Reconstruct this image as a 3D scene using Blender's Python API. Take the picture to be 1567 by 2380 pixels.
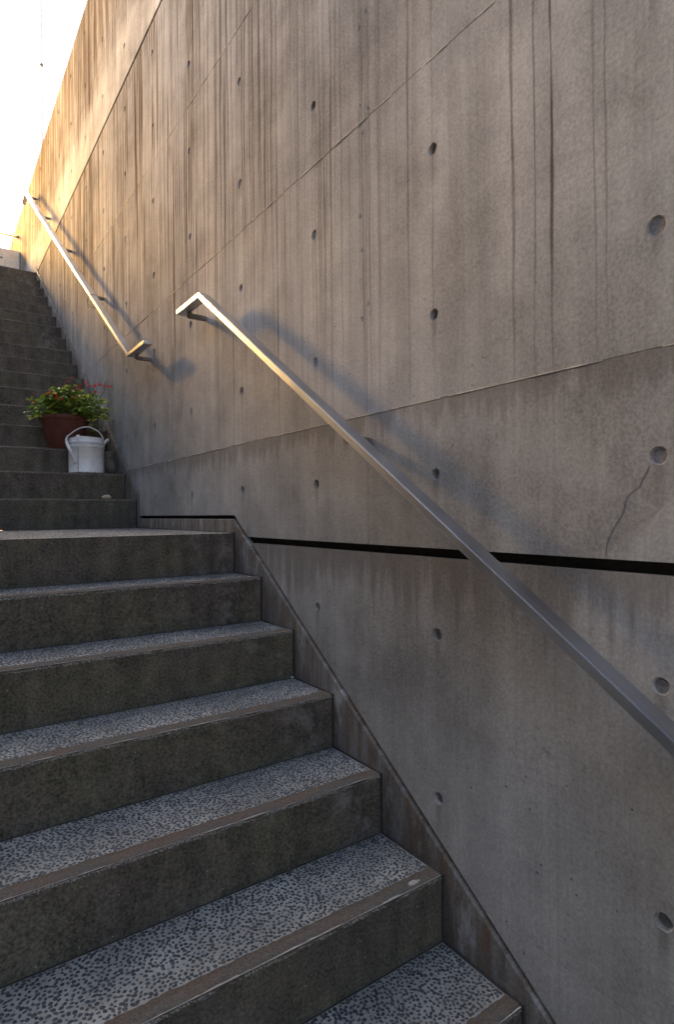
import bpy, bmesh, math, random
import numpy as np
from mathutils import Vector, Matrix
R = math.radians
random.seed(11)
SC = bpy.context.scene
for o in list(bpy.data.objects):
    bpy.data.objects.remove(o)
COL = SC.collection

# ------------------------------------------------------------------ camera
YAW, PITCH, ROLL = R(34.917), R(0.137), R(-0.489)
CAM = Vector((-1.1459, -0.5692, 0.0))
fw = Vector((math.sin(YAW) * math.cos(PITCH), math.cos(YAW) * math.cos(PITCH), math.sin(PITCH)))
rt = Vector((math.cos(YAW), -math.sin(YAW), 0))
up = rt.cross(fw)
rt, up = rt * math.cos(ROLL) + up * math.sin(ROLL), up * math.cos(ROLL) - rt * math.sin(ROLL)
cam = bpy.data.objects.new('camera', bpy.data.cameras.new('camera'))
COL.objects.link(cam)
cam.matrix_world = Matrix(((rt.x, up.x, -fw.x, CAM.x), (rt.y, up.y, -fw.y, CAM.y), (rt.z, up.z, -fw.z, CAM.z), (0, 0, 0, 1)))
cam.data.sensor_fit = 'HORIZONTAL'
cam.data.sensor_width = 36
cam.data.lens = 36 * 1370.56 / 1567
cam.data.clip_start = 0.02
cam.data.clip_end = 3000
SC.camera = cam

# ------------------------------------------------------------------ light
SUN_AZ, SUN_EL = R(-20), R(23.5)          # azimuth from +Y towards +X, elevation
SUN_STRENGTH, SUN_ANGLE = 5.0, R(13)
world = bpy.data.worlds.new('World')
SC.world = world
world.use_nodes = True
wn = world.node_tree
sky = wn.nodes.new('ShaderNodeTexSky')
sky.sky_type = 'NISHITA'
sky.sun_disc = False
sky.sun_elevation = SUN_EL
sky.sun_rotation = SUN_AZ
sky.air_density = 0.8
sky.dust_density = 6.0
sky.ozone_density = 0.4
bg = wn.nodes['Background']
bg.inputs['Strength'].default_value = 0.06
wn.links.new(sky.outputs['Color'], bg.inputs['Color'])
sd = bpy.data.lights.new('sun', 'SUN')
sd.energy = SUN_STRENGTH
sd.angle = SUN_ANGLE  # hazy evening sun
sd.color = (1.0, 0.54, 0.14)
so = bpy.data.objects.new('sun', sd)
COL.objects.link(so)
sdir = Vector((math.sin(SUN_AZ) * math.cos(SUN_EL), math.cos(SUN_AZ) * math.cos(SUN_EL), math.sin(SUN_EL)))
so.rotation_euler = sdir.to_track_quat('Z', 'Y').to_euler()
so.location = sdir * 60
SC.view_settings.view_transform = 'Standard'
SC.view_settings.look = 'None'
SC.view_settings.gamma = 1
SC.view_settings.use_curve_mapping = False
SC.view_settings.exposure = 3.9


# ------------------------------------------------------------------ node helper
class G:
    def __init__(s, name):
        s.mat = bpy.data.materials.new(name)
        s.mat.use_nodes = True
        s.t = s.mat.node_tree
        s.b = s.t.nodes['Principled BSDF']
        s.geo = s.t.nodes.new('ShaderNodeNewGeometry')
        s.P = s.geo.outputs['Position']
        sp = s.t.nodes.new('ShaderNodeSeparateXYZ')
        s.t.links.new(s.P, sp.inputs[0])
        s.x, s.y, s.z = sp.outputs
        nz = s.t.nodes.new('ShaderNodeSeparateXYZ')
        s.t.links.new(s.geo.outputs['Normal'], nz.inputs[0])
        s.nz = nz.outputs[2]
        s.rand = s.t.nodes.new('ShaderNodeObjectInfo').outputs['Random']

    def put(s, sock, v):
        if isinstance(v, bpy.types.NodeSocket):
            s.t.links.new(v, sock)
        elif v is not None:
            if isinstance(v, (tuple, list)) and len(v) == 3 and len(sock.default_value) == 4:
                v = tuple(v) + (1,)
            sock.default_value = v

    def m(s, op, a, b=None, c=None, clamp=False):
        n = s.t.nodes.new('ShaderNodeMath')
        n.operation = op
        n.use_clamp = clamp
        for i, v in enumerate((a, b, c)):
            if v is not None:
                s.put(n.inputs[i], v)
        return n.outputs[0]

    def mul(s, a, b): return s.m('MULTIPLY', a, b)
    def add(s, a, b): return s.m('ADD', a, b)
    def sub(s, a, b): return s.m('SUBTRACT', a, b)

    def comb(s, x, y, z):
        n = s.t.nodes.new('ShaderNodeCombineXYZ')
        for i, v in enumerate((x, y, z)):
            s.put(n.inputs[i], v)
        return n.outputs[0]

    def noise(s, vec, scale=1.0, detail=2.0, rough=0.5):
        n = s.t.nodes.new('ShaderNodeTexNoise')
        s.put(n.inputs['Vector'], vec)
        n.inputs['Scale'].default_value = scale
        n.inputs['Detail'].default_value = detail
        n.inputs['Roughness'].default_value = rough
        return n.outputs['Fac']

    def vor(s, vec, scale, feature='F1', out='Distance', rnd=1.0):
        n = s.t.nodes.new('ShaderNodeTexVoronoi')
        n.feature = feature
        s.put(n.inputs['Vector'], vec)
        n.inputs['Scale'].default_value = scale
        n.inputs['Randomness'].default_value = rnd
        return n.outputs[out]

    def ss(s, v, a, b, lo=0.0, hi=1.0):
        n = s.t.nodes.new('ShaderNodeMapRange')
        n.interpolation_type = 'SMOOTHSTEP'
        s.put(n.inputs['Value'], v)
        s.put(n.inputs['From Min'], a)
        s.put(n.inputs['From Max'], b)
        n.inputs['To Min'].default_value = lo
        n.inputs['To Max'].default_value = hi
        return n.outputs['Result']

    def mix(s, f, a, b):
        n = s.t.nodes.new('ShaderNodeMix')
        n.data_type = 'RGBA'
        s.put(n.inputs['Factor'], f)
        s.put(n.inputs['A'] if False else n.inputs[6], a)
        s.put(n.inputs[7], b)
        return n.outputs[2]

    def scale(s, col, f):
        n = s.t.nodes.new('ShaderNodeVectorMath')
        n.operation = 'SCALE'
        s.put(n.inputs[0], col)
        s.put(n.inputs['Scale'], f)
        return n.outputs[0]

    def rgb(s, c):
        n = s.t.nodes.new('ShaderNodeRGB')
        n.outputs[0].default_value = tuple(c) + (1,)
        return n.outputs[0]

    def done(s, col, rough=0.8, metal=0.0, spec=0.5, bump=None, dist=0.002, strength=1.0):
        s.put(s.b.inputs['Base Color'], col)
        s.put(s.b.inputs['Roughness'], rough)
        s.put(s.b.inputs['Metallic'], metal)
        s.b.inputs['Specular IOR Level'].default_value = spec
        if bump is not None:
            n = s.t.nodes.new('ShaderNodeBump')
            n.inputs['Distance'].default_value = dist
            n.inputs['Strength'].default_value = strength
            s.put(n.inputs['Height'], bump)
            s.t.links.new(n.outputs[0], s.b.inputs['Normal'])
        return s.mat


# ------------------------------------------------------------------ materials
def mat_wall():
    g = G('board_marked_concrete')
    big = g.noise(g.P, 0.8, 4, 0.55)
    mid = g.noise(g.P, 5.0, 6, 0.6)
    fine = g.noise(g.P, 120.0, 3, 0.7)
    f = g.add(g.ss(big, 0.28, 0.72, 0.76, 1.2), g.ss(mid, 0.28, 0.72, -0.16, 0.16))
    f = g.add(f, g.ss(fine, 0.3, 0.7, -0.15, 0.15))
    f = g.add(f, g.ss(g.noise(g.P, 38.0, 4, 0.7), 0.3, 0.7, -0.05, 0.05))
    f = g.add(f, g.mul(g.sub(g.rand, 0.5), 0.10))
    tint = g.mix(g.ss(g.noise(g.P, 1.7, 3, 0.5), 0.3, 0.7), (0.325, 0.316, 0.298), (0.296, 0.296, 0.290))
    col = g.scale(tint, f)
    clean = g.mul(g.ss(g.z, 2.97, 3.0), g.ss(g.z, 3.5, 3.3))
    col = g.scale(col, g.add(1.0, g.mul(clean, 0.35)))
    # soft broad vertical bands left by run-off
    band = g.noise(g.comb(g.mul(g.y, 5.0), g.mul(g.z, 0.35), 3.0), 1.0, 4, 0.6)
    col = g.scale(col, g.ss(band, 0.3, 0.72, 1.10, 0.84))
    # masks: streaks get denser up the stairs and higher on the wall
    my = g.ss(g.y, 0.1, 2.6)
    mz = g.ss(g.sub(g.z, g.mul(g.y, 0.25)), -0.1, 0.95)
    clean = g.mul(g.ss(g.z, 2.97, 3.0), g.ss(g.z, 3.5, 3.3))
    mz = g.mul(mz, g.sub(1.0, g.mul(clean, 0.8)))
    dark = 0.0
    wob = g.mul(g.sub(g.noise(g.comb(g.mul(g.y, 9.0), g.mul(g.z, 1.5), 8.0), 1.0, 3, 0.6), 0.5), 0.035)
    yw = g.add(g.y, wob)

    def lines(fy, fz, w, seed, amp, lo):
        n = g.noise(g.comb(g.mul(yw, fy), g.mul(g.z, fz), seed), 1.0, 2, 0.4)
        l = g.ss(g.m('ABSOLUTE', g.sub(n, 0.5)), 0.0, w, 1.0, 0.0)
        fade = g.ss(g.noise(g.comb(g.mul(g.y, fy * 0.6), g.mul(g.z, 0.7), seed + 5), 1.0, 2, 0.5), 0.42, 0.60)
        mm = g.add(g.mul(g.mul(my, mz), 1.0 - lo), lo)
        return g.mul(g.mul(l, fade), g.mul(mm, amp))
    for a in ((6, 0.05, 0.014, 1.3, 0.95, 0.10), (13, 0.08, 0.026, 4.7, 0.9, 0.08), (24, 0.12, 0.042, 9.1, 0.85, 0.08), (44, 0.2, 0.05, 14.0, 0.7, 0.08)):
        dark = g.m('MAXIMUM', dark, lines(*a))
    # single long drip lines
    for y0, w, amp in ((1.47, .006, .6), (1.189, .004, .45), (1.135, .007, .5), (1.092, .005, .65), (1.03, .004, .4), (.914, .005, .5),
                       (.879, .004, .45), (.832, .004, .45), (.699, .005, .55), (.602, .004, .35), (.335, .005, .62), (.272, .0035, .5),
                       (.228, .0045, .8), (.123, .0035, .4), (.100, .003, .35), (1.665, .005, .5), (1.877, .006, .55), (2.05, .005, .5)):
        ww = g.mul(g.sub(g.noise(g.comb(y0 * 31, g.mul(g.z, 1.6), 2.0), 1.0, 3, 0.55), 0.5), 0.03)
        d = g.m('ABSOLUTE', g.sub(g.add(g.y, ww), y0))
        wz = g.ss(g.noise(g.comb(y0 * 23, g.mul(g.z, 3.5), 4.0), 1.0, 3, 0.6), 0.3, 0.7, w * 0.7, w * 2.0)
        l = g.ss(d, w * 0.2, wz, 1.0, 0.0)
        br = g.ss(g.noise(g.comb(y0 * 17, g.mul(g.z, 2.2), 7.0), 1.0, 4, 0.6), 0.25, 0.6, 0.35, 1.0)
        dark = g.m('MAXIMUM', dark, g.mul(g.mul(l, br), g.mul(g.ss(g.z, 0.15, 0.75, 0.15, 1.0), amp)))
    col = g.mix(g.m('MINIMUM', dark, 0.95), col, (0.042, 0.028, 0.017))
    # ragged wash stains under the coping and under the upper joint
    rag = g.noise(g.comb(g.mul(g.y, 7.0), g.mul(g.z, 0.25), 0.0), 1.0, 5, 0.65)
    rag2 = g.noise(g.comb(g.mul(g.y, 30.0), g.mul(g.z, 0.8), 5.0), 1.0, 3, 0.6)
    r = g.add(g.mul(rag, 1.0), g.mul(rag2, 0.45))
    far = g.ss(g.y, 1.2, 2.6)
    up1 = g.mul(g.ss(g.sub(g.add(g.z, g.mul(g.sub(r, 0.72), 2.6)), 3.55), -0.05, 0.10), g.m('GREATER_THAN', g.z, 2.99))
    up2 = g.mul(g.ss(g.sub(g.add(g.z, g.mul(g.sub(r, 0.72), 10.0)), 2.55), -0.10, 0.25), g.m('LESS_THAN', g.z, 2.99))
    patch = g.ss(g.noise(g.comb(g.mul(g.y, 13.0), g.mul(g.z, 0.55), 11.0), 1.0, 4, 0.6), 0.43, 0.55)
    fine_v = g.ss(g.noise(g.comb(g.mul(g.y, 55.0), g.mul(g.z, 0.45), 1.0), 1.0, 3, 0.6), 0.40, 0.56, 0.35, 1.0)
    st = g.mul(g.m('MAXIMUM', up1, g.mul(up2, far)), g.mul(patch, fine_v))
    col = g.mix(g.mul(st, 0.85), col, (0.095, 0.064, 0.038))
    # dirt bleeding out of the recessed joint at landing level and below the first lift line
    drip = g.noise(g.comb(g.mul(g.y, 26.0), g.mul(g.z, 1.2), 2.0), 1.0, 4, 0.6)
    below = g.mul(g.m('LESS_THAN', g.z, -0.11), g.ss(g.sub(g.add(g.z, 0.12), g.mul(g.sub(drip, 0.55), 0.55)), -0.14, 0.0))
    l1 = g.mul(g.m('LESS_THAN', g.z, 0.309), g.ss(g.sub(g.sub(g.z, 0.31), g.mul(g.sub(drip, 0.55), 0.30)), -0.07, 0.0))
    col = g.mix(g.mul(g.m('MAXIMUM', below, g.mul(l1, 0.8)), 0.5), col, (0.10, 0.085, 0.07))
    # black mould bloom low on the near panel
    mould = g.mul(g.ss(g.noise(g.P, 2.3, 5, 0.6), 0.55, 0.75), g.ss(g.noise(g.P, 45.0, 4, 0.75), 0.5, 0.66))
    mould = g.mul(mould, g.ss(g.z, 0.5, 0.0))
    col = g.mix(g.mul(mould, 0.45), col, (0.07, 0.065, 0.06))
    # short dirty runs under the tie holes
    dy = g.mul(g.m('ABSOLUTE', g.sub(g.m('FRACT', g.add(g.m('DIVIDE', g.y, 0.6), 20.5)), 0.5)), 0.6)
    dz = g.mul(g.sub(1.0, g.m('FRACT', g.add(g.m('DIVIDE', g.sub(g.z, 0.105), 0.4514), 20.0))), 0.4514)
    run = g.mul(g.ss(dy, 0.004, 0.017, 1.0, 0.0), g.ss(g.add(dz, g.mul(drip, 0.05)), 0.03, 0.15, 1.0, 0.0))
    col = g.mix(g.mul(run, 0.3), col, (0.06, 0.048, 0.036))
    # air pores
    v1 = g.vor(g.P, 26.0)
    vc = g.vor(g.P, 26.0, 'F1', 'Color')
    sep = g.t.nodes.new('ShaderNodeSeparateColor')
    g.t.links.new(vc, sep.inputs[0])
    pore = g.mul(g.ss(v1, 0.05, 0.09, 1.0, 0.0), g.m('GREATER_THAN', sep.outputs[0], 0.80))
    pore = g.mul(pore, g.ss(g.noise(g.P, 1.4, 2, 0.5), 0.42, 0.6))
    col = g.mix(g.mul(pore, 0.75), col, (0.05, 0.045, 0.04))
    bump = g.add(g.mul(mid, 0.5), g.add(g.mul(fine, 0.35), g.mul(pore, -2.0)))
    return g.done(col, 0.95, 0, 0.0, bump, 0.0022, 0.28)


def mat_plug():
    g = G('plug_mortar')
    f = g.ss(g.noise(g.P, 90, 4, 0.7), 0.25, 0.75, 0.7, 1.2)
    return g.done(g.scale(g.rgb((0.20, 0.20, 0.195)), f), 0.9, 0, 0.2, g.noise(g.P, 200, 3), 0.001)


def mat_plain(name, c, rough=0.85, var=0.3, sc=30, bump=0.0015):
    g = G(name)
    a = g.noise(g.P, sc, 5, 0.65)
    b = g.noise(g.P, sc / 12, 4, 0.6)
    f = g.add(g.ss(a, 0.25, 0.75, 1 - var, 1 + var), g.ss(b, 0.3, 0.7, -var * 0.6, var * 0.6))
    return g.done(g.scale(g.rgb(c), f), rough, 0, 0.3, a, bump)


def mat_riser():
    g = G('riser_concrete')
    a = g.noise(g.P, 130, 4, 0.75)
    b = g.noise(g.P, 14, 5, 0.65)
    c = g.noise(g.P, 3.0, 4, 0.6)
    tint = g.mix(g.ss(c, 0.35, 0.68), (0.080, 0.068, 0.054), (0.092, 0.083, 0.056))
    f = g.add(g.ss(a, 0.28, 0.72, 0.45, 1.55), g.ss(b, 0.3, 0.7, -0.2, 0.2))
    col = g.scale(tint, f)
    vert = g.noise(g.comb(g.mul(g.x, 14.0), g.mul(g.y, 0.0), g.mul(g.z, 1.5)), 1.0, 4, 0.6)
    col = g.scale(col, g.ss(vert, 0.3, 0.7, 0.8, 1.25))
    # pale lime patches close to the wall
    lime = g.mul(g.ss(g.noise(g.P, 7, 5, 0.7), 0.52, 0.66), g.ss(g.x, -0.32, -0.12))
    col = g.mix(g.mul(lime, 0.4), col, (0.22, 0.215, 0.20))
    v = g.vor(g.P, 70.0)
    vc = g.t.nodes.new('ShaderNodeSeparateColor')
    g.t.links.new(g.vor(g.P, 70.0, 'F1', 'Color'), vc.inputs[0])
    speck = g.mul(g.ss(v, 0.08, 0.16, 1.0, 0.0), g.m('GREATER_THAN', vc.outputs[0], 0.93))
    col = g.mix(g.mul(speck, 0.7), col, (0.40, 0.38, 0.34))
    return g.done(col, 0.9, 0, 0.25, g.add(a, g.mul(b, 0.6)), 0.003, 0.8)


def mat_mortar():
    g = G('tread_mortar')
    a = g.noise(g.P, 150, 4, 0.7)
    c = g.noise(g.P, 4.0, 4, 0.65)
    f = g.add(g.ss(a, 0.25, 0.75, 0.85, 1.15), g.ss(c, 0.35, 0.68, -0.28, 0.16))
    return g.done(g.scale(g.rgb((0.355, 0.345, 0.305)), f), 0.85, 0, 0.35, a, 0.001)


def mat_pebble():
    g = G('black_pebbles')
    isl = g.geo.outputs['Random Per Island']
    ramp = g.t.nodes.new('ShaderNodeValToRGB')
    ramp.color_ramp.interpolation = 'CONSTANT'
    el = ramp.color_ramp.elements
    el[0].color = (0.034, 0.040, 0.050, 1)
    el[1].position = 0.3
    el[1].color = (0.050, 0.056, 0.066, 1)
    for p, c in ((0.6, (0.026, 0.030, 0.038)), (0.8, (0.075, 0.072, 0.066)), (0.93, (0.085, 0.066, 0.050)), (0.985, (0.24, 0.22, 0.20))):
        e = el.new(p)
        e.color = c + (1,)
    g.t.links.new(isl, ramp.inputs[0])
    dust = g.noise(g.P, 5.0, 4, 0.65)
    col = g.mix(g.ss(dust, 0.5, 0.8, 0.0, 0.35), ramp.outputs[0], (0.15, 0.145, 0.14))
    return g.done(col, 0.48, 0, 0.5, g.noise(g.P, 260, 3), 0.0006)


def mat_nosing():
    g = G('nosing_mortar')
    a = g.noise(g.P, 170, 4, 0.75)
    b = g.noise(g.P, 9, 4, 0.6)
    tint = g.mix(g.ss(b, 0.35, 0.65), (0.122, 0.094, 0.074), (0.112, 0.099, 0.082))
    col = g.scale(tint, g.ss(a, 0.25, 0.75, 0.62, 1.4))
    # sandy worn arris: the front lip has lost its skin
    lip = g.ss(g.add(g.nz, g.mul(g.sub(a, 0.5), 0.9)), 0.75, 0.45)
    grit = g.ss(g.noise(g.P, 260, 2, 0.6), 0.40, 0.62)
    col = g.mix(g.mul(g.mul(lip, grit), 0.8), col, (0.36, 0.34, 0.30))
    col = g.mix(g.mul(g.mul(lip, g.sub(1.0, grit)), 0.6), col, (0.06, 0.055, 0.048))
    return g.done(col, 0.9, 0, 0.25, g.add(a, b), 0.003, 0.9)


def mat_skirt():
    g = G('skirting_render')
    a = g.noise(g.P, 110, 4, 0.7)
    n = g.noise(g.comb(0.0, g.mul(g.y, 22.0), g.mul(g.z, 2.5)), 1.0, 5, 0.65)
    m2 = g.noise(g.comb(3.0, g.mul(g.y, 9.0), g.mul(g.z, 3.5)), 1.0, 5, 0.7)
    col = g.mix(g.ss(n, 0.40, 0.62), (0.135, 0.105, 0.080), (0.19, 0.185, 0.175))
    col = g.mix(g.ss(m2, 0.54, 0.66, 0.0, 0.75), col, (0.34, 0.335, 0.32))
    col = g.mix(g.ss(m2, 0.44, 0.34, 0.0, 0.6), col, (0.075, 0.068, 0.058))
    f = g.add(g.ss(a, 0.25, 0.75, 0.8, 1.2), g.mul(g.sub(g.rand, 0.5), 0.35))
    return g.done(g.scale(col, f), 0.85, 0, 0.3, g.add(a, n), 0.002)


def mat_steel(name='brushed_steel', c=(0.54, 0.56, 0.59), rough=0.36):
    g = G(name)
    tc = g.t.nodes.new('ShaderNodeTexCoord')
    sp = g.t.nodes.new('ShaderNodeSeparateXYZ')
    g.t.links.new(tc.outputs['Object'], sp.inputs[0])
    br = g.noise(g.comb(g.mul(sp.outputs[0], 900.0), g.mul(g.sub(sp.outputs[2], g.mul(sp.outputs[1], 0.675)), 900.0), g.mul(sp.outputs[1], 3.0)), 1.0, 3, 0.6)
    sm = g.noise(g.P, 6, 4, 0.6)
    col = g.scale(g.rgb(c), g.add(g.ss(br, 0.3, 0.7, 0.9, 1.06), g.ss(sm, 0.3, 0.7, -0.06, 0.04)))
    return g.done(col, g.ss(sm, 0.3, 0.7, rough - 0.04, rough + 0.08), 1.0, 0.5, br, 0.0002, 0.12)


def mat_enamel():
    g = G('white_enamel')
    v = g.noise(g.P, 26, 5, 0.7)
    s2 = g.noise(g.P, 70, 4, 0.7)
    col = g.mix(g.ss(v, 0.40, 0.7, 0.0, 0.35), (0.66, 0.66, 0.64), (0.36, 0.33, 0.28))
    chip = g.ss(s2, 0.66, 0.70)
    col = g.mix(chip, col, (0.05, 0.035, 0.028))
    tc = g.t.nodes.new('ShaderNodeTexCoord')
    sp = g.t.nodes.new('ShaderNodeSeparateXYZ')
    g.t.links.new(tc.outputs['Object'], sp.inputs[0])
    rust = g.ss(g.sub(sp.outputs[2], g.mul(s2, 0.02)), 0.004, -0.003)
    col = g.mix(rust, col, (0.085, 0.035, 0.018))
    return g.done(col, 0.32, 0, 0.5, s2, 0.0006, 0.4)


def mat_terracotta():
    g = G('terracotta')
    a = g.noise(g.P, 60, 4, 0.7)
    b = g.noise(g.P, 8, 4, 0.6)
    f = g.add(g.ss(a, 0.25, 0.75, 0.85, 1.15), g.ss(b, 0.3, 0.7, -0.2, 0.2))
    return g.done(g.scale(g.rgb((0.095, 0.031, 0.018)), f), 0.8, 0, 0.3, a, 0.001)


def mat_leaf():
    g = G('salvia_leaf')
    isl = g.geo.outputs['Random Per Island']
    ramp = g.t.nodes.new('ShaderNodeValToRGB')
    el = ramp.color_ramp.elements
    el[0].color = (0.085, 0.17, 0.024, 1)
    el[1].color = (0.48, 0.44, 0.08, 1)
    e = el.new(0.55); e.color = (0.14, 0.24, 0.030, 1)
    e = el.new(0.85); e.color = (0.32, 0.38, 0.05, 1)
    g.t.links.new(isl, ramp.inputs[0])
    g.done(ramp.outputs[0], 0.45, 0, 0.5)
    tr = g.t.nodes.new('ShaderNodeBsdfTranslucent')
    g.t.links.new(g.scale(ramp.outputs[0], 1.3), tr.inputs[0])
    mx = g.t.nodes.new('ShaderNodeMixShader')
    mx.inputs[0].default_value = 0.35
    g.t.links.new(g.b.outputs[0], mx.inputs[1])
    g.t.links.new(tr.outputs[0], mx.inputs[2])
    g.t.links.new(mx.outputs[0], g.t.nodes['Material Output'].inputs[0])
    return g.mat


M = dict(wall=mat_wall(), plug=mat_plug(), riser=mat_riser(), mortar=mat_mortar(), pebble=mat_pebble(), nosing=mat_nosing(),
         skirt=mat_skirt(), steel=mat_steel(), enamel=mat_enamel(), terra=mat_terracotta(), leaf=mat_leaf())
M['recess'] = mat_plain('joint_backing', (0.022, 0.019, 0.016), 0.95)
M['plaster'] = mat_plain('pale_plaster', (0.62, 0.58, 0.50), 0.9, 0.08)
M['parapet'] = mat_plain('lightened_parapet_concrete', (0.60, 0.53, 0.42), 0.9, 0.12, 20)  # pale concrete, lightened further in place of sunlight that misses the parapet
M['filler'] = mat_plain('seam_mortar', (0.27, 0.24, 0.20), 0.9)
M['fin'] = mat_plain('mortar_fin', (0.56, 0.52, 0.45), 0.85)
M['dirt'] = mat_plain('damp_grime', (0.035, 0.032, 0.028), 0.9)
M['bracket'] = mat_plain('weathered_bracket', (0.16, 0.14, 0.12), 0.55, 0.25)
M['ground'] = mat_plain('paving_concrete', (0.22, 0.205, 0.185), 0.9, 0.25, 12)
M['stone'] = mat_plain('pale_stone', (0.42, 0.33, 0.23), 0.7, 0.15, 60)
M['soil'] = mat_plain('soil', (0.035, 0.024, 0.016), 0.95, 0.4, 60)
M['stem'] = mat_plain('green_stem', (0.09, 0.11, 0.03), 0.6)
M['dry'] = mat_plain('dry_stem', (0.17, 0.085, 0.03), 0.7)
M['red'] = mat_plain('red_petal', (0.72, 0.018, 0.008), 0.5, 0.2)
M['pole'] = mat_plain('pale_painted_pole', (0.85, 0.78, 0.64), 0.5, 0.1)
M['white'] = mat_plain('white_fluff', (0.75, 0.75, 0.75), 0.9, 0.1)
M['wire'] = mat_plain('dark_wire', (0.10, 0.075, 0.06), 0.5)
M['crack'] = mat_plain('crack_dark', (0.16, 0.15, 0.14), 0.95)


# ------------------------------------------------------------------ object helpers
def link(o, parent=None):
    COL.objects.link(o)
    if parent is not None:
        o.parent = parent
    return o


def tag(o, label=None, cat=None, group=None, kind=None):
    for k, v in (('label', label), ('category', cat), ('group', group), ('kind', kind)):
        if v:
            o[k] = v
    return o


def empty(name, label, cat, loc=(0, 0, 0), group=None):
    o = bpy.data.objects.new(name, None)
    o.location = loc
    o.empty_display_size = 0.1
    COL.objects.link(o)
    return tag(o, label, cat, group)


def obj(name, bm, mats, parent=None, smooth=False):
    me = bpy.data.meshes.new(name)
    bm.to_mesh(me)
    bm.free()
    for m in (mats if isinstance(mats, (list, tuple)) else [mats]):
        me.materials.append(m)
    if smooth:
        for p in me.polygons:
            p.use_smooth = True
    return link(bpy.data.objects.new(name, me), parent)


def box(bm, a, b, mi=0):
    x0, y0, z0 = a
    x1, y1, z1 = b
    v = [bm.verts.new(p) for p in ((x0, y0, z0), (x1, y0, z0), (x1, y1, z0), (x0, y1, z0), (x0, y0, z1), (x1, y0, z1), (x1, y1, z1), (x0, y1, z1))]
    fs = []
    for q in ((3, 2, 1, 0), (4, 5, 6, 7), (0, 1, 5, 4), (1, 2, 6, 5), (2, 3, 7, 6), (3, 0, 4, 7)):
        f = bm.faces.new([v[i] for i in q])
        f.material_index = mi
        fs.append(f)
    return fs


def tube(bm, pts, rad, n=8, cap=True):
    """round tube along a polyline; rad is a number or a list"""
    pts = [Vector(p) for p in pts]
    rads = rad if isinstance(rad, (list, tuple)) else [rad] * len(pts)
    rings = []
    ref = None
    for i, p in enumerate(pts):
        t = (pts[min(i + 1, len(pts) - 1)] - pts[max(i - 1, 0)]).normalized()
        if ref is None:
            ref = Vector((0, 0, 1)) if abs(t.z) < 0.9 else Vector((1, 0, 0))
        u = t.cross(ref)
        if u.length < 1e-4:
            u = t.cross(Vector((0.3, 1, 0.2)))
        u.normalize()
        w = u.cross(t).normalized()
        ref = w
        rings.append([bm.verts.new(p + (u * math.cos(2 * math.pi * k / n) + w * math.sin(2 * math.pi * k / n)) * rads[i]) for k in range(n)])
    for a, b in zip(rings, rings[1:]):
        for k in range(n):
            bm.faces.new((a[k], a[(k + 1) % n], b[(k + 1) % n], b[k]))
    if cap:
        bm.faces.new(rings[0][::-1])
        bm.faces.new(rings[-1])
    return rings


def ribbon(bm, pts, width, thick, side):
    """flat strap along a polyline; `side` gives the strap's width direction"""
    pts = [Vector(p) for p in pts]
    side = Vector(side).normalized()
    rings = []
    for i, p in enumerate(pts):
        t = (pts[min(i + 1, len(pts) - 1)] - pts[max(i - 1, 0)]).normalized()
        s = (side - t * side.dot(t)).normalized()
        n = t.cross(s)
        rings.append([bm.verts.new(p + s * (sx * width / 2) + n * (sn * thick / 2)) for sx, sn in ((-1, -1), (1, -1), (1, 1), (-1, 1))])
    for a, b in zip(rings, rings[1:]):
        for k in range(4):
            bm.faces.new((a[k], a[(k + 1) % 4], b[(k + 1) % 4], b[k]))
    bm.faces.new(rings[0][::-1])
    bm.faces.new(rings[-1])


def lathe(bm, prof, n=40, c=(0, 0)):
    rings = [[bm.verts.new((c[0] + r * math.cos(2 * math.pi * k / n), c[1] + r * math.sin(2 * math.pi * k / n), z)) for k in range(n)] for r, z in prof]
    for a, b in zip(rings, rings[1:]):
        for k in range(n):
            bm.faces.new((a[k], a[(k + 1) % n], b[(k + 1) % n], b[k]))
    return rings


def np_mesh(name, verts, loops, starts, totals, mats, parent, smooth=False):
    me = bpy.data.meshes.new(name)
    me.vertices.add(len(verts))
    me.vertices.foreach_set('co', np.asarray(verts, np.float32).ravel())
    me.loops.add(len(loops))
    me.loops.foreach_set('vertex_index', np.asarray(loops, np.int32))
    me.polygons.add(len(starts))
    me.polygons.foreach_set('loop_start', np.asarray(starts, np.int32))
    me.polygons.foreach_set('loop_total', np.asarray(totals, np.int32))
    if smooth:
        me.polygons.foreach_set('use_smooth', np.ones(len(starts), bool))
    me.update(calc_edges=True)
    me.validate()
    for m in mats:
        me.materials.append(m)
    return link(bpy.data.objects.new(name, me), parent)


# ------------------------------------------------------------------ dimensions
LAND_Y, LAND_Z, RUN, RISE = 1.870, -0.084, 0.2585, 0.1781          # landing edge, lower flight
UP_Y, UP_Z, URUN, URISE = 3.360, 0.0995, 0.2592, 0.1813            # first nosing of the upper flight
NUP, NLOW = 17, 10
TOP_Z = UP_Z + (NUP - 1) * URISE
TOP_Y = UP_Y + (NUP - 1) * URUN
XL, XS = -2.70, -0.009                                             # left and right ends of the steps
J1, J2 = (-0.124, -0.098), (2.985, 3.011)                          # recessed joints
WTOP, PT = 4.36, 0.028
PAR_Y, PAR_Z = 9.076, 3.844
GAP = 0.018


def low_line(y): return -0.022 + 0.689 * (y - 1.884)
def up_line(y): return 0.140 + 0.699 * (y - 3.344)


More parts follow.
